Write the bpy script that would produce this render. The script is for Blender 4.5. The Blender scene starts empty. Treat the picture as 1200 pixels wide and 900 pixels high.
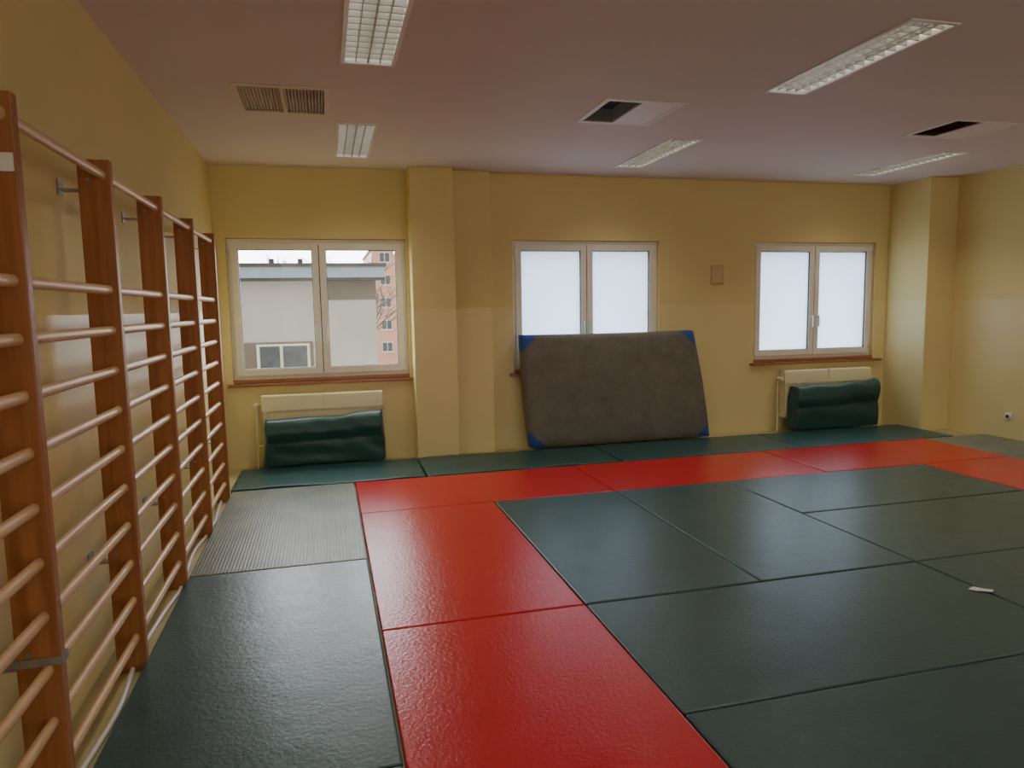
import bpy, math, random
from mathutils import Vector, Matrix, noise
random.seed(4)
sc = bpy.context.scene
H = 1.48            # camera height over mat tops (z=0 is top of mats)
FL = -0.04          # bare floor
CZ = 2.855          # ceiling
BW = 7.27           # back wall plane
LW = -0.99          # left wall
RW = 7.04           # right wall
YB = -4.0

# ------------------------------------------------------------ materials
def new_mat(name):
    m = bpy.data.materials.new(name); m.use_nodes = True
    nt = m.node_tree
    return m, nt, nt.nodes['Principled BSDF']
def L(nt, a, b): nt.links.new(a, b)
def N(nt, t, **kw):
    n = nt.nodes.new(t)
    for k, v in kw.items():
        if k.startswith('i_'): n.inputs[k[2:].replace('_', ' ')].default_value = v
        else: setattr(n, k, v)
    return n
def srgb(r, g, b):
    f = lambda c: (c/255/12.92) if c/255 <= 0.04045 else ((c/255+0.055)/1.055)**2.4
    return (f(r), f(g), f(b), 1)
def varied(name, c1, c2, scale=3, rough=0.5, rough2=None, bump=0.0, bscale=40, stretch=(1,1,1), detail=4, metallic=0, bdist=0.01):
    m, nt, p = new_mat(name)
    tc = N(nt, 'ShaderNodeNewGeometry')
    mp = N(nt, 'ShaderNodeMapping'); mp.inputs['Scale'].default_value = stretch
    L(nt, tc.outputs['Position'], mp.inputs['Vector'])
    no = N(nt, 'ShaderNodeTexNoise', i_Scale=scale, i_Detail=detail)
    L(nt, mp.outputs[0], no.inputs['Vector'])
    cr = N(nt, 'ShaderNodeValToRGB')
    cr.color_ramp.elements[0].position = 0.3; cr.color_ramp.elements[1].position = 0.7
    cr.color_ramp.elements[0].color = c1; cr.color_ramp.elements[1].color = c2
    L(nt, no.outputs['Fac'], cr.inputs[0]); L(nt, cr.outputs[0], p.inputs['Base Color'])
    if rough2 is None: p.inputs['Roughness'].default_value = rough
    else:
        mr = N(nt, 'ShaderNodeMapRange'); mr.inputs[1].default_value=0.3; mr.inputs[2].default_value=0.7
        mr.inputs[3].default_value = rough; mr.inputs[4].default_value = rough2
        L(nt, no.outputs['Fac'], mr.inputs[0]); L(nt, mr.outputs[0], p.inputs['Roughness'])
    p.inputs['Metallic'].default_value = metallic
    if bump:
        n2 = N(nt, 'ShaderNodeTexNoise', i_Scale=bscale, i_Detail=3.0)
        L(nt, mp.outputs[0], n2.inputs['Vector'])
        b = N(nt, 'ShaderNodeBump', i_Strength=bump, i_Distance=bdist)
        L(nt, n2.outputs['Fac'], b.inputs['Height']); L(nt, b.outputs[0], p.inputs['Normal'])
    return m

def wall_mat():
    m, nt, p = new_mat('yellow_wall_paint')
    g = N(nt, 'ShaderNodeNewGeometry'); s = N(nt, 'ShaderNodeSeparateXYZ'); L(nt, g.outputs['Position'], s.inputs[0])
    gt = N(nt, 'ShaderNodeMath', operation='GREATER_THAN'); gt.inputs[1].default_value = 1.48
    L(nt, s.outputs['Z'], gt.inputs[0])
    no = N(nt, 'ShaderNodeTexNoise', i_Scale=1.3, i_Detail=3.0); L(nt, g.outputs['Position'], no.inputs['Vector'])
    mx = N(nt, 'ShaderNodeMix', data_type='RGBA')
    mx.inputs[6].default_value = (0.80, 0.685, 0.325, 1); mx.inputs[7].default_value = (0.76, 0.645, 0.285, 1)
    L(nt, gt.outputs[0], mx.inputs[0])
    mx2 = N(nt, 'ShaderNodeMix', data_type='RGBA', blend_type='MULTIPLY'); mx2.inputs[0].default_value = 0.3
    cr = N(nt, 'ShaderNodeValToRGB'); cr.color_ramp.elements[0].position=.3; cr.color_ramp.elements[1].position=.7
    cr.color_ramp.elements[0].color=(.84,.84,.82,1); cr.color_ramp.elements[1].color=(1,1,1,1)
    L(nt, no.outputs['Fac'], cr.inputs[0]); L(nt, mx.outputs[2], mx2.inputs[6]); L(nt, cr.outputs[0], mx2.inputs[7])
    L(nt, mx2.outputs[2], p.inputs['Base Color'])
    mr = N(nt, 'ShaderNodeMapRange'); mr.inputs[3].default_value=0.42; mr.inputs[4].default_value=0.75
    L(nt, gt.outputs[0], mr.inputs[0]); L(nt, mr.outputs[0], p.inputs['Roughness'])
    n2 = N(nt, 'ShaderNodeTexNoise', i_Scale=35.0, i_Detail=4.0); L(nt, g.outputs['Position'], n2.inputs['Vector'])
    b = N(nt, 'ShaderNodeBump', i_Strength=0.15, i_Distance=0.006); L(nt, n2.outputs['Fac'], b.inputs['Height']); L(nt, b.outputs[0], p.inputs['Normal'])
    return m

def vinyl(name, c1, c2, r1, r2, bs=0.35, big=0.25, dust=(0.16,0.18,0.17,1), dustf=0.0):
    m, nt, p = new_mat(name)
    g = N(nt, 'ShaderNodeNewGeometry'); oi = N(nt, 'ShaderNodeObjectInfo')
    mul = N(nt, 'ShaderNodeVectorMath', operation='MULTIPLY_ADD')
    L(nt, g.outputs['Position'], mul.inputs[0]); mul.inputs[1].default_value=(1,1,1)
    sc_ = N(nt, 'ShaderNodeMath', operation='MULTIPLY'); sc_.inputs[1].default_value = 13.0
    L(nt, oi.outputs['Random'], sc_.inputs[0]); L(nt, sc_.outputs[0], mul.inputs[2])
    n1 = N(nt, 'ShaderNodeTexNoise', i_Scale=3.5, i_Detail=8.0, i_Roughness=0.6); L(nt, mul.outputs[0], n1.inputs['Vector'])
    cr = N(nt, 'ShaderNodeValToRGB'); cr.color_ramp.elements[0].position=.25; cr.color_ramp.elements[1].position=.8
    cr.color_ramp.elements[0].color=c1; cr.color_ramp.elements[1].color=c2
    L(nt, n1.outputs['Fac'], cr.inputs[0])
    # dusty scuffs
    n4 = N(nt, 'ShaderNodeTexNoise', i_Scale=14.0, i_Detail=10.0, i_Roughness=0.75, i_Distortion=1.2); L(nt, mul.outputs[0], n4.inputs['Vector'])
    r4 = N(nt, 'ShaderNodeMapRange'); r4.inputs[1].default_value=.52; r4.inputs[2].default_value=.75; r4.inputs[3].default_value=0; r4.inputs[4].default_value=dustf
    L(nt, n4.outputs['Fac'], r4.inputs[0])
    md = N(nt, 'ShaderNodeMix', data_type='RGBA'); md.inputs[7].default_value = dust
    L(nt, r4.outputs[0], md.inputs[0]); L(nt, cr.outputs[0], md.inputs[6]); L(nt, md.outputs[2], p.inputs['Base Color'])
    mr = N(nt, 'ShaderNodeMapRange'); mr.inputs[1].default_value=.35; mr.inputs[2].default_value=.68
    mr.inputs[3].default_value=r1; mr.inputs[4].default_value=r2
    L(nt, n4.outputs['Fac'], mr.inputs[0]); L(nt, mr.outputs[0], p.inputs['Roughness'])
    n2 = N(nt, 'ShaderNodeTexNoise', i_Scale=55.0, i_Detail=3.0, i_Roughness=0.6); L(nt, mul.outputs[0], n2.inputs['Vector'])
    n3 = N(nt, 'ShaderNodeTexNoise', i_Scale=4.0, i_Detail=1.0); L(nt, mul.outputs[0], n3.inputs['Vector'])
    b = N(nt, 'ShaderNodeBump', i_Strength=bs, i_Distance=0.004); L(nt, n2.outputs['Fac'], b.inputs['Height'])
    b2 = N(nt, 'ShaderNodeBump', i_Strength=big, i_Distance=0.012); L(nt, n3.outputs['Fac'], b2.inputs['Height'])
    L(nt, b.outputs[0], b2.inputs['Normal']); L(nt, b2.outputs[0], p.inputs['Normal'])
    return m

M = {}
M['wall'] = wall_mat()
M['ceil'] = varied('ceiling_paint', (0.69,0.62,0.575,1), (0.73,0.66,0.615,1), scale=.8, rough=0.75, bump=.08)
M['floor'] = varied('linoleum_floor', srgb(205,195,150), srgb(180,165,120), scale=4, rough=0.5)
M['green'] = vinyl('green_vinyl', (0.030,0.074,0.070,1), (0.044,0.096,0.090,1), 0.28, 0.38, .4, .2, (0.13,0.17,0.16,1), .4)
M['red'] = vinyl('red_vinyl', (0.54,0.010,0.017,1), (0.58,0.013,0.020,1), 0.225, 0.245, 0.55, .12, (0.60,0.03,0.035,1), .1)
M['green2'] = vinyl('teal_vinyl', (0.016,0.070,0.066,1), (0.028,0.092,0.088,1), 0.34, 0.42, .3, .15, (0.10,0.16,0.15,1), .3)
# ribbed tatami
def tatami():
    m, nt, p = new_mat('grey_ribbed_tatami')
    g = N(nt, 'ShaderNodeNewGeometry')
    ch = N(nt, 'ShaderNodeTexWave', wave_type='BANDS', bands_direction='X', i_Scale=16.0, i_Distortion=0.6)
    cw = N(nt, 'ShaderNodeTexWave', wave_type='BANDS', bands_direction='Y', i_Scale=16.0, i_Distortion=0.6)
    L(nt, g.outputs['Position'], ch.inputs['Vector']); L(nt, g.outputs['Position'], cw.inputs['Vector'])
    mu = N(nt, 'ShaderNodeMath', operation='MULTIPLY'); L(nt, ch.outputs['Fac'], mu.inputs[0]); L(nt, cw.outputs['Fac'], mu.inputs[1])
    no = N(nt, 'ShaderNodeTexNoise', i_Scale=3.0, i_Detail=6.0); L(nt, g.outputs['Position'], no.inputs['Vector'])
    ad = N(nt, 'ShaderNodeMath', operation='MULTIPLY_ADD'); L(nt, mu.outputs[0], ad.inputs[0]); ad.inputs[1].default_value=.45; L(nt, no.outputs['Fac'], ad.inputs[2])
    cr = N(nt, 'ShaderNodeValToRGB'); cr.color_ramp.elements[0].position=.35; cr.color_ramp.elements[1].position=.95
    cr.color_ramp.elements[0].color=(0.11,0.135,0.105,1); cr.color_ramp.elements[1].color=(0.24,0.265,0.205,1)
    L(nt, ad.outputs[0], cr.inputs[0]); L(nt, cr.outputs[0], p.inputs['Base Color'])
    p.inputs['Roughness'].default_value=.38
    b = N(nt, 'ShaderNodeBump', i_Strength=0.4, i_Distance=0.003); L(nt, mu.outputs[0], b.inputs['Height']); L(nt, b.outputs[0], p.inputs['Normal'])
    return m
M['tatami'] = tatami()
M['wood'] = varied('varnished_wood', srgb(146,90,46), srgb(174,114,64), scale=2.5, rough=.42, stretch=(14,14,0.8), detail=5, bump=.1, bscale=6)
M['rung'] = varied('rung_wood', srgb(208,170,124), srgb(226,190,146), scale=3, rough=.38, stretch=(12,1,12))
M['sill'] = varied('sill_wood', srgb(150,96,62), srgb(168,112,74), scale=3, rough=.3, stretch=(1,12,12))
M['pvc'] = varied('cream_pvc', (0.83,0.81,0.70,1), (0.87,0.85,0.74,1), scale=2, rough=.3)
M['seal'] = varied('rubber_seal', (0.05,0.05,0.05,1), (0.08,0.08,0.08,1), rough=.6)
M['steel'] = varied('bracket_steel', (0.30,0.28,0.25,1), (0.4,0.38,0.34,1), scale=20, rough=.4, metallic=.8)
M['black'] = varied('dark_metal', (0.02,0.02,0.02,1), (0.035,0.03,0.03,1), rough=.6)
M['rad'] = varied('radiator_enamel', (0.78,0.73,0.46,1), (0.82,0.77,0.50,1), scale=2, rough=.3)
M['white'] = varied('white_plastic', (0.75,0.74,0.70,1), (0.8,0.79,0.75,1), rough=.35)
M['lmetal'] = varied('louvre_metal', (0.36,0.34,0.31,1), (0.42,0.40,0.37,1), rough=.35)
M['refl'] = varied('lamp_reflector', (0.80,0.79,0.76,1), (0.84,0.83,0.80,1), rough=.3)
M['beigevent'] = varied('beige_vent_metal', (0.62,0.55,0.40,1), (0.68,0.60,0.44,1), rough=.4)
M['darkvent'] = varied('dark_vent_metal', (0.06,0.05,0.04,1), (0.09,0.07,0.05,1), rough=.5)
M['panelvent'] = varied('vent_blank_panel', (0.80,0.76,0.72,1), (0.84,0.80,0.76,1), rough=.5)
M['box'] = varied('painted_cover', (0.62,0.51,0.26,1), (0.66,0.54,0.28,1), rough=.4)
M['boxedge'] = varied('cover_frame', (0.50,0.40,0.20,1), (0.54,0.43,0.22,1), rough=.5)
def emis(name, col, s):
    m = bpy.data.materials.new(name); m.use_nodes=True; nt=m.node_tree; nt.nodes.clear()
    e=N(nt,'ShaderNodeEmission'); e.inputs[0].default_value=col; e.inputs[1].default_value=s
    o=N(nt,'ShaderNodeOutputMaterial'); L(nt,e.outputs[0],o.inputs[0]); return m
M['tube'] = emis('fluorescent_tube', (1,0.95,0.84,1), 3.2)
def glass_clear():
    m=bpy.data.materials.new('clear_glass'); m.use_nodes=True; nt=m.node_tree; nt.nodes.clear()
    t=N(nt,'ShaderNodeBsdfTransparent'); g=N(nt,'ShaderNodeBsdfGlossy'); g.inputs['Roughness'].default_value=.02
    mx=N(nt,'ShaderNodeMixShader'); mx.inputs[0].default_value=.02
    o=N(nt,'ShaderNodeOutputMaterial'); L(nt,t.outputs[0],mx.inputs[1]); L(nt,g.outputs[0],mx.inputs[2]); L(nt,mx.outputs[0],o.inputs[0]); return m
def glass_frost():
    m=bpy.data.materials.new('frosted_film_glass'); m.use_nodes=True; nt=m.node_tree; nt.nodes.clear()
    t=N(nt,'ShaderNodeBsdfTranslucent'); t.inputs[0].default_value=(0.66,0.73,0.81,1)
    g=N(nt,'ShaderNodeBsdfGlossy'); g.inputs['Roughness'].default_value=.25
    mx=N(nt,'ShaderNodeMixShader'); mx.inputs[0].default_value=.05
    o=N(nt,'ShaderNodeOutputMaterial'); L(nt,t.outputs[0],mx.inputs[1]); L(nt,g.outputs[0],mx.inputs[2]); L(nt,mx.outputs[0],o.inputs[0]); return m
M['glass']=glass_clear(); M['frost']=glass_frost()

# ------------------------------------------------------------ mesh builder
class MB:
    def __init__(s): s.v=[]; s.f=[]; s.m=[]; s.sm=[]; s.mats=[]
    def mi(s,k):
        if k not in s.mats: s.mats.append(k)
        return s.mats.index(k)
    def add(s,vs,fs,k,smooth=False):
        o=len(s.v); s.v+= [tuple(v) for v in vs]; i=s.mi(k)
        for f in fs: s.f.append([o+a for a in f]); s.m.append(i); s.sm.append(smooth)
    def box(s,x0,x1,y0,y1,z0,z1,k):
        vs=[(x0,y0,z0),(x1,y0,z0),(x1,y1,z0),(x0,y1,z0),(x0,y0,z1),(x1,y0,z1),(x1,y1,z1),(x0,y1,z1)]
        s.add(vs,[(0,3,2,1),(4,5,6,7),(0,1,5,4),(1,2,6,5),(2,3,7,6),(3,0,4,7)],k)
    def cyl(s,p0,p1,r,k,n=12,r1=None,squash=None):
        p0=Vector(p0);p1=Vector(p1);d=(p1-p0).normalized()
        up=Vector((0,0,1)) if abs(d.z)<.9 else Vector((1,0,0))
        a=d.cross(up).normalized(); b=a.cross(d).normalized()
        r1=r if r1 is None else r1; q=squash or 1
        vs=[]
        for p,rr in((p0,r),(p1,r1)):
            for i in range(n):
                t=2*math.pi*i/n; vs.append(p+a*math.cos(t)*rr*q+b*math.sin(t)*rr)
        fs=[(i,(i+1)%n,n+(i+1)%n,n+i) for i in range(n)]
        s.add(vs,fs,k,True)
        s.add(vs[:n],[tuple(range(n))[::-1]],k); s.add(vs[n:],[tuple(range(n))],k)
    def grid(s,fn,nu,nv,k,closed_u=False):
        vs=[fn(i/(nu if closed_u else nu-1), j/(nv-1)) for j in range(nv) for i in range(nu)]
        fs=[]
        for j in range(nv-1):
            for i in range(nu if closed_u else nu-1):
                a=j*nu+i; b=j*nu+(i+1)%nu; fs.append((a,b,b+nu,a+nu))
        s.add(vs,fs,k,True)
    def obj(s,name,bevel=0,seg=2):
        me=bpy.data.meshes.new(name); me.from_pydata(s.v,[],s.f)
        for k in s.mats: me.materials.append(M[k])
        for p,i,q in zip(me.polygons,s.m,s.sm): p.material_index=i; p.use_smooth=q
        me.update()
        import bmesh
        bm=bmesh.new(); bm.from_mesh(me); bmesh.ops.recalc_face_normals(bm,faces=bm.faces); bm.to_mesh(me); bm.free()
        o=bpy.data.objects.new(name,me); sc.collection.objects.link(o)
        if bevel:
            b=o.modifiers.new('bevel','BEVEL'); b.width=bevel; b.segments=seg; b.limit_method='ANGLE'; b.angle_limit=math.radians(50)
        return o

def slab_holes(mb, a0,a1,b0,b1,holes,put,k):
    xs=sorted({a0,a1,*[h[0] for h in holes],*[h[1] for h in holes]})
    ys=sorted({b0,b1,*[h[2] for h in holes],*[h[3] for h in holes]})
    for i in range(len(xs)-1):
        j=0
        while j<len(ys)-1:
            def hole(jj):
                cx=(xs[i]+xs[i+1])/2; cy=(ys[jj]+ys[jj+1])/2
                return any(h[0]<cx<h[1] and h[2]<cy<h[3] for h in holes)
            if hole(j): j+=1; continue
            e=j
            while e<len(ys)-1 and not hole(e): e+=1
            put(xs[i],xs[i+1],ys[j],ys[e]); j=e

# ------------------------------------------------------------ room shell
WZ0,WZ1=0.79,2.18
WINS=[(-0.88,0.82),(1.93,3.61),(4.82,6.48)]
mb=MB()
slab_holes(mb,LW-.25,RW+.25,FL-.02,CZ+.1,[(a,b,WZ0,WZ1) for a,b in WINS],lambda x0,x1,z0,z1: mb.box(x0,x1,BW,BW+.3,z0,z1,'wall'),'wall')
mb.obj('wall_back')
mb=MB(); mb.box(LW-.25,LW,YB,BW+.3,FL-.02,CZ+.1,'wall'); mb.obj('wall_left')
mb=MB(); mb.box(RW,RW+.25,YB,BW+.3,FL-.02,CZ+.1,'wall'); mb.obj('wall_right')
mb=MB(); mb.box(0.85,1.28,7.04,BW+.01,FL,CZ,'wall'); mb.box(1.28,1.68,7.17,BW+.01,FL,CZ,'wall'); mb.obj('wall_pilaster',.006)
mb=MB(); mb.box(6.65,RW,6.67,BW+.01,FL,CZ,'wall'); mb.obj('wall_corner_pier',.006)
mb=MB(); mb.box(LW-.25,RW+.25,YB,BW+.3,FL-.12,FL,'floor'); mb.obj('floor')
FIX=[]
for x0 in (0.155,2.85,5.62):
    for y0,y1 in ((3.02,4.21),(5.52,6.71),(0.52,1.71),(-1.98,-0.79)):
        FIX.append((x0,x0+.285,y0,y1))
VENT=[(-.48,.08,4.73,5.33,'beigevent','beigevent'),(1.9,2.45,4.59,5.16,'darkvent','panelvent'),(4.77,5.35,4.56,5.07,'darkvent','panelvent')]
mb=MB()
slab_holes(mb,LW-.25,RW+.25,YB,BW+.3,[f for f in FIX]+[v[:4] for v in VENT],lambda x0,x1,y0,y1: mb.box(x0,x1,y0,y1,CZ,CZ+.14,'ceil'),'ceil')
mb.obj('ceiling')

# ceiling lamps
for (x0,x1,y0,y1) in FIX:
    mb=MB(); t=.014; e=.001
    zb=CZ-.008; zt=CZ+.10
    mb.box(x0+e,x1-e,y0+e,y1-e,zt,zt+.01,'refl')
    mb.box(x0+e,x0+t,y0+e,y1-e,CZ+.001,zt,'refl'); mb.box(x1-t,x1-e,y0+e,y1-e,CZ+.001,zt,'refl')
    mb.box(x0+t,x1-t,y0+e,y0+t,CZ+.001,zt,'refl'); mb.box(x0+t,x1-t,y1-t,y1-e,CZ+.001,zt,'refl')
    mb.box(x0-.008,x0+t,y0-.008,y1+.008,zb,CZ-.0005,'white'); mb.box(x1-t,x1+.008,y0-.008,y1+.008,zb,CZ-.0005,'white')
    mb.box(x0+t,x1-t,y0-.008,y0+t,zb,CZ-.0005,'white'); mb.box(x0+t,x1-t,y1-t,y1+.008,zb,CZ-.0005,'white')
    xm=(x0+x1)/2
    mb.box(xm-.005,xm+.005,y0+t,y1-t,CZ-.002,CZ+.045,'lmetal')
    for xa,xb in ((x0+t,xm-.005),(xm+.005,x1-t)):
        n=15
        for i in range(1,n):
            y=y0+(y1-y0)*i/n
            mb.box(xa,xb,y-.004,y+.004,CZ,CZ+.030,'lmetal')
        xc=(xa+xb)/2
        for xq in (xa+(xb-xa)/2,): mb.box(xq-.0025,xq+.0025,y0+t,y1-t,CZ+.001,CZ+.029,'lmetal')
        mb.cyl((xc,y0+.04,CZ+.06),(xc,y1-.04,CZ+.06),.015,'tube',10)
    lamp=mb.obj('ceiling_lamp')
    ld=bpy.data.lights.new('lamp_glow','AREA'); ld.shape='RECTANGLE'; ld.size=.25; ld.size_y=1.15
    ld.energy=5 if y0>2 else 2.5; ld.color=(1,.93,.80); ld.spread=math.radians(120)
    lo=bpy.data.objects.new('lamp_glow',ld); lo.location=(xm,(y0+y1)/2,CZ-.012); sc.collection.objects.link(lo); lo.parent=lamp
# vents
for (x0,x1,y0,y1,ka,kb) in VENT:
    mb=MB(); xm=(x0+x1)/2
    fk='beigevent' if ka=='beigevent' else 'panelvent'
    mb.box(x0+.001,x1-.001,y0+.001,y1-.001,CZ+.1,CZ+.11,'black')
    for a,b,c,d in ((x0-.02,x0+.02,y0-.02,y1+.02),(x1-.02,x1+.02,y0-.02,y1+.02),(x0+.02,x1-.02,y0-.02,y0+.02),(x0+.02,x1-.02,y1-.02,y1+.02)):
        mb.box(a,b,c,d,CZ-.006,CZ-.0005,fk)
    mb.box(xm-.012,xm+.012,y0+.02,y1-.02,CZ-.005,CZ+.1,fk)
    for (a,b,k) in ((x0+.02,xm-.012,ka),(xm+.012,x1-.02,kb)):
        if k=='panelvent': mb.box(a,b,y0+.02,y1-.02,CZ-.004,CZ+.02,k); continue
        n=12
        for i in range(n):
            x=a+(b-a)*(i+.5)/n; w=(b-a)/n*.38
            mb.add([(x-w,y0+.02,CZ),(x-w+.002,y0+.02,CZ),(x+w,y0+.02,CZ+.014),(x+w-.002,y0+.02,CZ+.014),
                    (x-w,y1-.02,CZ),(x-w+.002,y1-.02,CZ),(x+w,y1-.02,CZ+.014),(x+w-.002,y1-.02,CZ+.014)],
                   [(0,1,2,3),(4,7,6,5),(0,4,5,1),(1,5,6,2),(2,6,7,3),(3,7,4,0)],k)
    mb.obj('ceiling_vent')

# ------------------------------------------------------------ windows
def window(idx,x0,x1,gk):
    mb=MB(); y0=BW+.05; y1=BW+.12; z0=WZ0+.03; z1=WZ1-.005
    f=.05
    mb.box(x0,x0+f,y0,y1,z0,z1,'pvc'); mb.box(x1-f,x1,y0,y1,z0,z1,'pvc')
    mb.box(x0+f,x1-f,y0,y1,z0,z0+f,'pvc'); mb.box(x0+f,x1-f,y0,y1,z1-f,z1,'pvc')
    xm=(x0+x1)/2
    s=.062; sy0=y0-.018; sy1=y0+.04
    for a,b in ((x0+f-.012,xm-.004),(xm+.004,x1-f+.012)):
        c,d=z0+f-.012,z1-f+.012
        mb.box(a,a+s,sy0,sy1,c,d,'pvc'); mb.box(b-s,b,sy0,sy1,c,d,'pvc')
        mb.box(a+s,b-s,sy0,sy1,c,c+s,'pvc'); mb.box(a+s,b-s,sy0,sy1,d-s,d,'pvc')
        g=.006
        for q in ((a+s,a+s+g,c+s,d-s),(b-s-g,b-s,c+s,d-s),(a+s,b-s,c+s,c+s+g),(a+s,b-s,d-s-g,d-s)):
            mb.box(q[0],q[1],sy0+.008,sy1-.008,q[2],q[3],'seal')
        mb.box(a+s,b-s,sy0+.026,sy0+.030,c+s,d-s,gk)
    mb.box(xm-.004,xm+.004,sy0+.02,sy1,z0+f,z1-f,'seal')
    # handles
    for hx in (xm-.035,xm+.035):
        hz=1.30
        mb.box(hx-.013,hx+.013,sy0-.01,sy0,hz-.035,hz+.035,'white')
        mb.cyl((hx,sy0,hz+.01),(hx,sy0-.045,hz+.01),.009,'white',10)
        mb.box(hx-.010,hx+.010,sy0-.055,sy0-.038,hz-.11,hz+.022,'white')
    # hinge covers
    for hx in (x0+.03,x1-.03):
        for hz in (z0+.12,z1-.12): mb.cyl((hx,sy0-.004,hz-.03),(hx,sy0-.004,hz+.03),.009,'white',8)
    mb.obj('window_%d'%idx,.004)
    mb=MB()
    mb.box(x0-.05,x1+.05 if x1<6 else x1+.1,BW-.05,BW,WZ0-.035,WZ0-.005,'sill'); mb.box(x0,x1,BW,BW+.12,WZ0-.03,WZ0+.03,'sill')
    mb.obj('trim_%d'%idx,.006)
window(1,*WINS[0],'glass'); window(2,*WINS[1],'frost'); window(3,*WINS[2],'frost')

# ------------------------------------------------------------ mats
def mat_(x0,x1,y0,y1,k,name,th=.038):
    mb=MB(); g=.004; dz=random.uniform(-.002,.002)
    mb.box(x0+g,x1-g,y0+g,y1-g,FL,dz,k)
    o=mb.obj(name,.010,3)
    for p in o.data.polygons: p.use_smooth=False
    return o
A,B=-.81,.19
for y0,y1 in ((2.2,4.2),(.2,2.2),(-1.8,.2),(-3.8,-1.8)): mat_(A,B,y0,y1,'green','green_judo_mat')
mat_(A,B,4.2,6.16,'tatami','grey_tatami_mat')
for y0,y1 in ((3.2,5.18),(1.2,3.2),(-.8,1.2),(-2.8,-.8)):
    mat_(B,1.2,y0,y1,'red','red_judo_mat'); mat_(5.2,6.2,y0,y1,'red','red_judo_mat')
for x0,x1 in ((B,2.2),(2.2,4.2),(4.2,6.2)): mat_(x0,x1,5.18,6.16,'red','red_judo_mat')
gm=[(1.2,2.2,3.2,5.18),(2.2,3.2,3.2,5.18),(3.2,5.2,4.2,5.18),(3.2,5.2,3.2,4.2),(1.2,3.2,2.2,3.2),(3.2,5.2,2.2,3.2),(1.2,3.2,1.2,2.2),(3.2,5.2,1.2,2.2),
    (1.2,3.2,.2,1.2),(3.2,5.2,.2,1.2),(1.2,3.2,-.8,.2),(3.2,5.2,-.8,.2),(1.2,3.2,-1.8,-.8),(3.2,5.2,-1.8,-.8)]
for q in gm: mat_(*q,'green','green_judo_mat')
for y0,y1 in ((4.16,6.16),(2.16,4.16),(.16,2.16)): mat_(6.2,7.0,y0,y1,'tatami','grey_tatami_mat')
for x0,x1 in ((2.7,4.7),(4.7,6.62)): mat_(x0,x1,6.17,6.99,'green2','green_edge_mat')
# thin slightly wavy green runner pieces on the left
def runner(x0,x1,y0,y1,seed,skew=0):
    mb=MB()
    def fn(top):
        def f(u,v):
            x=x0+(x1-x0)*u; y=y0+(y1-y0)*v+skew*u
            w=noise.noise(Vector((x*2.2,y*2.2,seed)))
            e=min(u,1-u,v,1-v)
            y+=.03*noise.noise(Vector((x*3,seed,1)))*(1-v)
            z=-.004+.014*max(w,0)+.006*noise.noise(Vector((x*7,y*7,seed)))*(e<.12)
            return (x,y,z if top else FL)
        return f
    mb.grid(fn(True),60,26,'green2'); mb.grid(fn(False),60,26,'green2')
    n,m_=60,26; o2=n*m_
    ring=[i for i in range(n)]+[j*n+n-1 for j in range(1,m_)]+[(m_-1)*n+i for i in range(n-2,-1,-1)]+[j*n for j in range(m_-2,0,-1)]
    for a,b in zip(ring,ring[1:]+ring[:1]): mb.f.append([a,b,b+o2,a+o2]); mb.m.append(0); mb.sm.append(False)
    return mb.obj('green_edge_mat')
runner(-.82,.82,6.20,7.02,1.7,-.02); runner(.83,2.69,6.185,6.99,5.1)

# ------------------------------------------------------------ wall bars
UY=[1.38,2.30,3.22,4.14,5.07,5.99]
FX=-.80; BX=-.918; TOP=2.09; TH=.042
root=bpy.data.objects.new('wall_bars',None); sc.collection.objects.link(root)
RZ=[.11+.163*i for i in range(10)]
for i,y in enumerate(UY):
    mb=MB()
    mb.box(BX,FX,y-TH/2,y+TH/2,FL,TOP,'wood')
    o=mb.obj('upright_%d'%(i+1),.004); o.parent=root
    mb=MB()
    for z in RZ: mb.cyl((FX-.035,y-TH/2-.0015,z),(FX-.035,y-TH/2+.004,z),.006,'black',8)
    for z in (1.98,.46,1.2):
        mb.cyl((BX+.035,y-TH/2-.003,z+.03),(BX+.035,y-TH/2+.004,z+.03),.008,'steel',8)
    for z in (1.98,.46):
        mb.box(LW,BX+.004,y-.03,y+.03,z-.012,z-.006,'steel'); mb.box(LW,LW+.006,y-.03,y+.03,z-.03,z+.03,'steel')
    o=mb.obj('fixings_%d'%(i+1)); o.parent=root
for i in range(len(UY)-1):
    mb=MB(); a,b=UY[i]+TH/2-.003,UY[i+1]-TH/2+.003
    for z in RZ: mb.cyl((FX-.035,a,z),(FX-.035,b,z),.0185,'rung',14,squash=.8)
    mb.cyl((FX-.03,a,2.03),(FX-.03,b,2.03),.0185,'rung',14,squash=.8)
    o=mb.obj('rungs_%d'%(i+1)); o.parent=root
# strap + sticker on nearest visible upright
mb=MB(); y=UY[1]
mb.box(LW,FX+.006,y-TH/2-.004,y-TH/2-.001,.452,.478,'steel'); mb.box(FX,FX+.006,y-TH/2-.003,y+TH/2+.004,.452,.478,'steel'); mb.box(LW,FX+.005,y+TH/2,y+TH/2+.004,.452,.478,'steel')
o=mb.obj('strap'); o.parent=root
mb=MB(); mb.box(BX+.03,FX-.006,y-TH/2-.002,y-TH/2-.0005,1.875,1.925,'white'); mb.box(BX+.05,FX-.04,y-TH/2-.003,y-TH/2-.0015,1.895,1.902,'black')
o=mb.obj('sticker'); o.parent=root
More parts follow.
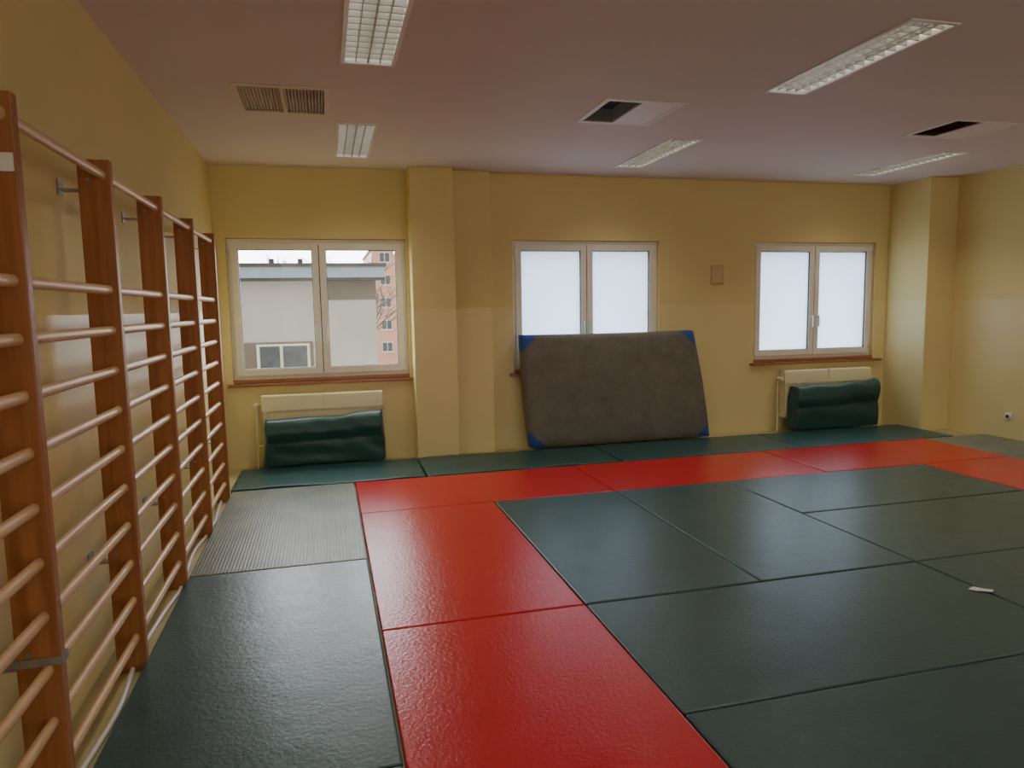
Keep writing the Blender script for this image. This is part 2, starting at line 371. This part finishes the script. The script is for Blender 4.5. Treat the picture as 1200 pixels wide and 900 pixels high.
# white crumpled cord in the gap
cu=bpy.data.curves.new('floor_cable','CURVE'); cu.dimensions='3D'; cu.bevel_depth=.011; cu.bevel_resolution=3
sp=cu.splines.new('NURBS'); pts=[]
yy=1.6
while yy<6.1: pts.append((-.848+.020*math.sin(yy*5)+random.uniform(-.008,.008),yy,FL+.012)); yy+=.18
sp.points.add(len(pts)-1)
for p,q in zip(sp.points,pts): p.co=(*q,1)
sp.use_endpoint_u=True
co=bpy.data.objects.new('floor_cable',cu); cu.materials.append(M['white']); sc.collection.objects.link(co)

# ------------------------------------------------------------ crash mat
def crash_mat():
    m,nt,p=new_mat('crash_mat_canvas')
    uv=N(nt,'ShaderNodeUVMap'); s=N(nt,'ShaderNodeSeparateXYZ'); L(nt,uv.outputs[0],s.inputs[0])
    W,Hh=2.05,1.18
    def edge(out,W):
        a=N(nt,'ShaderNodeMath',operation='SUBTRACT'); a.inputs[0].default_value=W; L(nt,out,a.inputs[1])
        b=N(nt,'ShaderNodeMath',operation='MINIMUM'); L(nt,out,b.inputs[0]); L(nt,a.outputs[0],b.inputs[1]); return b.outputs[0]
    ad=N(nt,'ShaderNodeMath',operation='ADD'); L(nt,edge(s.outputs[0],W),ad.inputs[0]); L(nt,edge(s.outputs[1],Hh),ad.inputs[1])
    lt=N(nt,'ShaderNodeMath',operation='LESS_THAN'); lt.inputs[1].default_value=.165; L(nt,ad.outputs[0],lt.inputs[0])
    g=N(nt,'ShaderNodeNewGeometry'); no=N(nt,'ShaderNodeTexNoise',i_Scale=5.0,i_Detail=10.0,i_Roughness=.75); L(nt,g.outputs['Position'],no.inputs['Vector'])
    cr=N(nt,'ShaderNodeValToRGB'); cr.color_ramp.elements[0].position=.3; cr.color_ramp.elements[1].position=.72
    cr.color_ramp.elements[0].color=srgb(98,96,87); cr.color_ramp.elements[1].color=srgb(126,123,111); L(nt,no.outputs['Fac'],cr.inputs[0])
    mx=N(nt,'ShaderNodeMix',data_type='RGBA'); mx.inputs[7].default_value=srgb(40,86,166)
    L(nt,lt.outputs[0],mx.inputs[0]); L(nt,cr.outputs[0],mx.inputs[6]); L(nt,mx.outputs[2],p.inputs['Base Color'])
    p.inputs['Roughness'].default_value=.6
    n2=N(nt,'ShaderNodeTexNoise',i_Scale=7.0,i_Detail=5.0); L(nt,g.outputs['Position'],n2.inputs['Vector'])
    b=N(nt,'ShaderNodeBump',i_Strength=.25,i_Distance=.012); L(nt,n2.outputs['Fac'],b.inputs['Height']); L(nt,b.outputs[0],p.inputs['Normal'])
    M['crash']=m
    nu,nv=48,30
    T=.17
    BL=Vector((2.05,7.03,0.002)); BR=Vector((4.13,7.03,0.002)); TR=Vector((3.93,7.055,1.185)); TL=Vector((1.965,7.055,1.185))
    def base(u,v):
        p=(BL*(1-u)+BR*u)*(1-v)+(TL*(1-u)+TR*u)*v
        p.z+=.02*math.sin(u*math.pi)*v*(-.3)
        p.x+=.018*math.sin(v*math.pi)*(u-.5)*2
        return p
    vs=[];uvs=[]
    for side in (0,1):
        for j in range(nv):
            for i in range(nu):
                u=i/(nu-1); v=j/(nv-1); p=base(u,v)
                e=min(u*W,(1-u)*W,v*Hh,(1-v)*Hh)
                inset=.014*max(0,1-e/.03)**2
                bul=.012*min(1,e/.2)+.006*noise.noise(p*4)
                if side==0: p=p+Vector((0,inset-bul,0))
                else: p=p+Vector((0,T-inset,0))
                vs.append(p); uvs.append((u*W,v*Hh))
    fs=[]
    o=nu*nv
    for j in range(nv-1):
        for i in range(nu-1):
            a=j*nu+i; fs.append((a,a+1,a+nu+1,a+nu)); fs.append((o+a,o+a+nu,o+a+nu+1,o+a+1))
    ring=list(range(nu))+[j*nu+nu-1 for j in range(1,nv)]+[(nv-1)*nu+i for i in range(nu-2,-1,-1)]+[j*nu for j in range(nv-2,0,-1)]
    cx=Vector((3.02,0,.6)); mid=[]
    for a in ring:
        p=vs[a].copy(); d=(Vector((p.x,0,p.z))-cx); d.normalize(); q=p+Vector((0,T/2-.01,0)); q.x+=d.x*.008
        if p.z>.1: q.z+=.008
        mid.append(len(vs)); vs.append(q); uvs.append(uvs[a])
    n=len(ring)
    for k in range(n):
        a,b=ring[k],ring[(k+1)%n]; c,d=mid[k],mid[(k+1)%n]
        fs.append((b,a,c,d)); fs.append((d,c,a+o,b+o))
    me=bpy.data.meshes.new('crash_mat'); me.from_pydata([tuple(v) for v in vs],[],fs)
    ul=me.uv_layers.new(name='UVMap')
    for l in me.loops: ul.data[l.index].uv=uvs[l.vertex_index]
    for p_ in me.polygons: p_.use_smooth=True
    me.materials.append(m)
    ob=bpy.data.objects.new('crash_mat',me); sc.collection.objects.link(ob)
crash_mat()

# ------------------------------------------------------------ radiators and folded mats
def radiator(x0,x1,z0=.14,z1=.675):
    mb=MB(); y0=7.13; y1=7.245
    mb.box(x0,x1,y0+.01,y0+.02,z0,z1-.02,'rad')
    mb.box(x0,x1,y1-.02,y1-.01,z0,z1-.02,'rad')
    n=int((x1-x0)/.05)
    for i in range(n):
        x=x0+(x1-x0)*(i+.5)/n; mb.box(x-.014,x+.014,y0+.004,y0+.012,z0+.03,z1-.05,'rad')
    mb.box(x0-.004,x0+.004,y0+.01,y1-.01,z0,z1-.01,'rad'); mb.box(x1-.004,x1+.004,y0+.01,y1-.01,z0,z1-.01,'rad')
    # rounded top cover
    def top(u,v):
        t=math.pi*u; yc=(y0+y1)/2
        return (x0-.006+(x1-x0+.012)*v, yc-math.cos(t)*((y1-y0)/2+.004), z1-.15+min(1,math.sin(t)*1.6)*.15)
    mb.grid(top,17,14,'rad')
    mb.box((x0+x1)/2-.003,(x0+x1)/2+.003,y0-.006,y1,z1-.13,z1+.002,'beigevent')
    # pipes, valve, wall hangers
    for z in (z0+.04,z1-.09): mb.cyl((x0,(y0+y1)/2,z),(x0-.06,(y0+y1)/2,z),.010,'rad',10)
    mb.cyl((x0-.06,(y0+y1)/2,z1-.09),(x0-.06,(y0+y1)/2,FL),.010,'rad',10)
    mb.cyl((x0-.06,(y0+y1)/2,z1-.09),(x0-.06,y0-.03,z1-.09),.02,'white',12)
    for x in (x0+.2,x1-.2): mb.box(x-.015,x+.015,y1-.02,BW-.001,z0+.1,z0+.14,'rad'); mb.box(x-.015,x+.015,(y0+y1)/2-.01,(y0+y1)/2+.01,FL,z0+.02,'rad')
    mb.obj('radiator')
radiator(-.62,.52); radiator(5.16,6.34,.14,.69)

def folded(x0,x1,zt,seed,sag,flare,name='folded_green_mat'):
    mb=MB()
    P=[(-.02,0),(-.115,.0),(-.140,.04),(-.145,.25),(-.150,.42),(-.150,.52),(-.170,.60),(-.19,.72),(-.18,.86),(-.15,.96),(-.095,1.0),(-.04,.97),(-.012,.88),(-.006,.6),(-.008,.3)]
    n=len(P)
    def cr(t):
        t=t*n; i=int(t)%n; f=t-int(t)
        p=[P[(i+k)%n] for k in(-1,0,1,2)]
        return [0.5*((2*p[1][d])+(-p[0][d]+p[2][d])*f+(2*p[0][d]-5*p[1][d]+4*p[2][d]-p[3][d])*f*f+(-p[0][d]+3*p[1][d]-3*p[2][d]+p[3][d])*f**3) for d in(0,1)]
    def fn(u,v):
        a,b=cr(u)
        x=x0+(x1-x0)*v
        e=min(v,1-v)
        ztop=zt-sag*math.sin(math.pi*v)**1.2+.025*noise.noise(Vector((v*4,seed,0)))+ flare*(v-.5)
        k=1-.6*max(0,1-e/.025)**2
        yy=7.125+a*k
        z=.006+b*ztop
        w=noise.noise(Vector((x*1.6+b*1.2,b*1.6-x*.8,seed)))
        w2=noise.noise(Vector((x*5+b*3,b*3,seed+4)))
        if a<-.06: yy-=(.026*w+.008*w2)*min(1,b*5)
        x+= (v-.5)*2*(-.03*(b-.2)*1.0) + .02*noise.noise(Vector((b*3,seed,v*2)))
        yy=min(yy,7.12)
        return (x,yy,max(z,.006))
    mb.grid(fn,100,120,'green2',closed_u=True)
    nn=100
    mb.f.append(list(range(nn))); mb.m.append(0); mb.sm.append(False)
    mb.f.append([119*nn+i for i in range(nn)]); mb.m.append(0); mb.sm.append(False)
    return mb.obj(name)
folded(-.62,.53,.475,2.3,.025,.05)
folded(5.18,6.36,.53,7.7,.015,.05)

# ------------------------------------------------------------ small things
mb=MB(); mb.box(4.25,4.41,BW-.012,BW,1.70,1.91,'boxedge'); mb.box(4.262,4.398,BW-.018,BW-.01,1.712,1.898,'box'); mb.cyl((4.385,BW-.022,1.80),(4.385,BW-.01,1.80),.006,'steel',8)
mb.obj('wall_access_panel',.003)
mb=MB(); mb.box(RW-.012,RW,5.86,5.94,.19,.27,'white'); mb.cyl((RW-.03,5.90,.23),(RW-.010,5.90,.23),.026,'white',20); mb.cyl((RW-.0315,5.90,.23),(RW-.029,5.90,.23),.018,'black',16)
mb.obj('wall_socket',.003)
# torn white tape scrap
mb=MB(); vs=[(3.13,2.79,.003),(3.17,2.80,.006),(3.20,2.765,.004),(3.235,2.74,.004),(3.20,2.72,.007),(3.165,2.755,.004),(3.145,2.755,.005)]
mb.add(vs+[(a,b,c+.004) for a,b,c in vs],[tuple(range(7))[::-1],tuple(range(7,14))]+[(i,(i+1)%7,7+(i+1)%7,7+i) for i in range(7)],'white'); mb.obj('tape_scrap')

# ------------------------------------------------------------ outside
M['render1']=varied('render_grey',(0.48,0.47,0.44,1),(0.58,0.57,0.54,1),scale=.9,rough=.9,bump=.2,detail=8)
M['render2']=varied('render_brown',srgb(112,104,94),srgb(134,125,114),scale=.9,rough=.9,detail=8)
M['fascia']=varied('blue_grey_fascia',srgb(150,170,186),srgb(170,188,202),rough=.6)
M['roofd']=varied('roof_felt',srgb(70,70,72),srgb(90,88,86),rough=.8)
M['orange']=varied('orange_facade',srgb(232,176,146),srgb(238,186,156),scale=.1,rough=.9)
M['paleor']=varied('pale_facade',srgb(232,212,192),srgb(238,220,202),scale=.1,rough=.9)
M['wdark']=varied('dark_window_pane',srgb(76,82,88),srgb(98,104,108),rough=.2)
M['ground']=varied('wet_ground',srgb(110,108,100),srgb(130,128,118),scale=.3,rough=.9)
M['bark']=varied('bark',srgb(84,76,68),srgb(104,94,84),rough=.9)
mb=MB(); mb.box(-60,60,8,140,-6.1,-6,'ground'); mb.obj('outdoor_ground')
Yn=17.0
mb=MB()
mb.box(-8,1.18,Yn,Yn+9,-6,2.2,'render1')
mb.box(-8,-.28,Yn-.03,Yn-.001,-6,.78,'render2')
mb.box(-.10,1.19,Yn-.02,Yn-.001,1.72,2.2,'render2')
mb.box(-8.2,1.38,Yn-.35,Yn+9.2,2.22,2.46,'fascia'); mb.box(-8.25,1.42,Yn-.4,Yn+9.3,2.461,2.54,'roofd'); mb.box(-8.2,1.38,Yn-.34,Yn-.001,2.16,2.219,'roofd')
# its window
mb.box(-1.52,-.36,Yn-.06,Yn-.031,.08,.74,'pvc')
for a,b in ((-1.45,-1.02),(-.95,-.42)): mb.box(a,b,Yn-.08,Yn-.061,.13,.69,'wdark')
mb.box(-1.6,-.28,Yn-.12,Yn-.031,.03,.08,'fascia')
for x in (-1.3,-.6): mb.box(x,x+.12,Yn+2,Yn+2.2,2.54,2.80,'roofd')
mb.obj('neighbour_building')
mb=MB()
Yo=60
mb.box(3.95,5.75,Yo,Yo+12,-6,6.3,'orange'); mb.box(5.75,14,Yo+.5,Yo+12,-6,6.1,'paleor'); mb.box(3.85,5.85,Yo-.05,Yo+12,6.301,6.5,'roofd')
for fl in range(6):
    z=-3.9+fl*1.85
    mb.box(4.55,5.45,Yo-.04,Yo-.001,z,z+.85,'white')
    for x in (4.61,5.04): mb.box(x,x+.34,Yo-.08,Yo-.041,z+.08,z+.77,'wdark')
    mb.box(4.45,5.55,Yo-.10,Yo-.001,z-.08,z-.001,'paleor')
    for x in (6.2,7.6,8.8,10): mb.box(x,x+.8,Yo+.44,Yo+.499,z,z+1.0,'wdark')
mb.obj('apartment_building')
def tree(x,y,zb,h,seed):
    random.seed(seed); mb=MB()
    def br(p,d,l,r,dep):
        q=p+d*l; mb.cyl(p,q,r,'bark',5,r1=r*.65)
        if dep==0: return
        for _ in range(3 if dep>1 else 4):
            dd=(d+Vector((random.uniform(-.8,.8),random.uniform(-.8,.8),random.uniform(-.1,.5)))).normalized(); br(q if random.random()<.6 else p+d*l*.7,dd,l*random.uniform(.6,.8),r*.6,dep-1)
    br(Vector((x,y,zb)),Vector((0,0,1)),h*.36,h*.016,5)
    mb.obj('bare_tree')
tree(-1.5,32,-6,10.4,1); tree(-.2,34,-6,10.6,2); tree(2.9,31,-6,3.6,5); tree(-3.0,32,-6,10.2,8)

# ------------------------------------------------------------ world
w=bpy.data.worlds.new('overcast_sky'); sc.world=w; w.use_nodes=True; nt=w.node_tree; nt.nodes.clear()
tc=N(nt,'ShaderNodeTexCoord'); s=N(nt,'ShaderNodeSeparateXYZ'); L(nt,tc.outputs['Generated'],s.inputs[0])
mr=N(nt,'ShaderNodeMapRange'); mr.inputs[1].default_value=-.35; mr.inputs[2].default_value=.25; L(nt,s.outputs['Y'],mr.inputs[0])
mx=N(nt,'ShaderNodeMix',data_type='RGBA'); mx.inputs[6].default_value=(1.0,.95,.88,1); mx.inputs[7].default_value=(6.3,6.6,7.0,1)
L(nt,mr.outputs[0],mx.inputs[0]); bg=N(nt,'ShaderNodeBackground'); L(nt,mx.outputs[2],bg.inputs[0]); bg.inputs[1].default_value=1.0
o=N(nt,'ShaderNodeOutputWorld'); L(nt,bg.outputs[0],o.inputs[0])

# ------------------------------------------------------------ camera
d1=Vector((-220,-86,830)).normalized(); d2=Vector((3185,-145,830)); d2=(d2-d1*d2.dot(d1)).normalized()
dn=d1.cross(d2)
cv=lambda a: Vector((a.x,-a.y,-a.z))
R=Matrix((cv(d2),cv(d1),cv(-dn)))
cam=bpy.data.cameras.new('camera'); cam.sensor_width=36; cam.lens=830/1200*36; cam.clip_start=.02; cam.clip_end=500
co=bpy.data.objects.new('camera',cam); co.matrix_world=Matrix.Translation((0,0,H))@R.to_4x4(); sc.collection.objects.link(co)
sc.camera=co
sc.view_settings.view_transform='AgX'
sc.view_settings.exposure=0.42
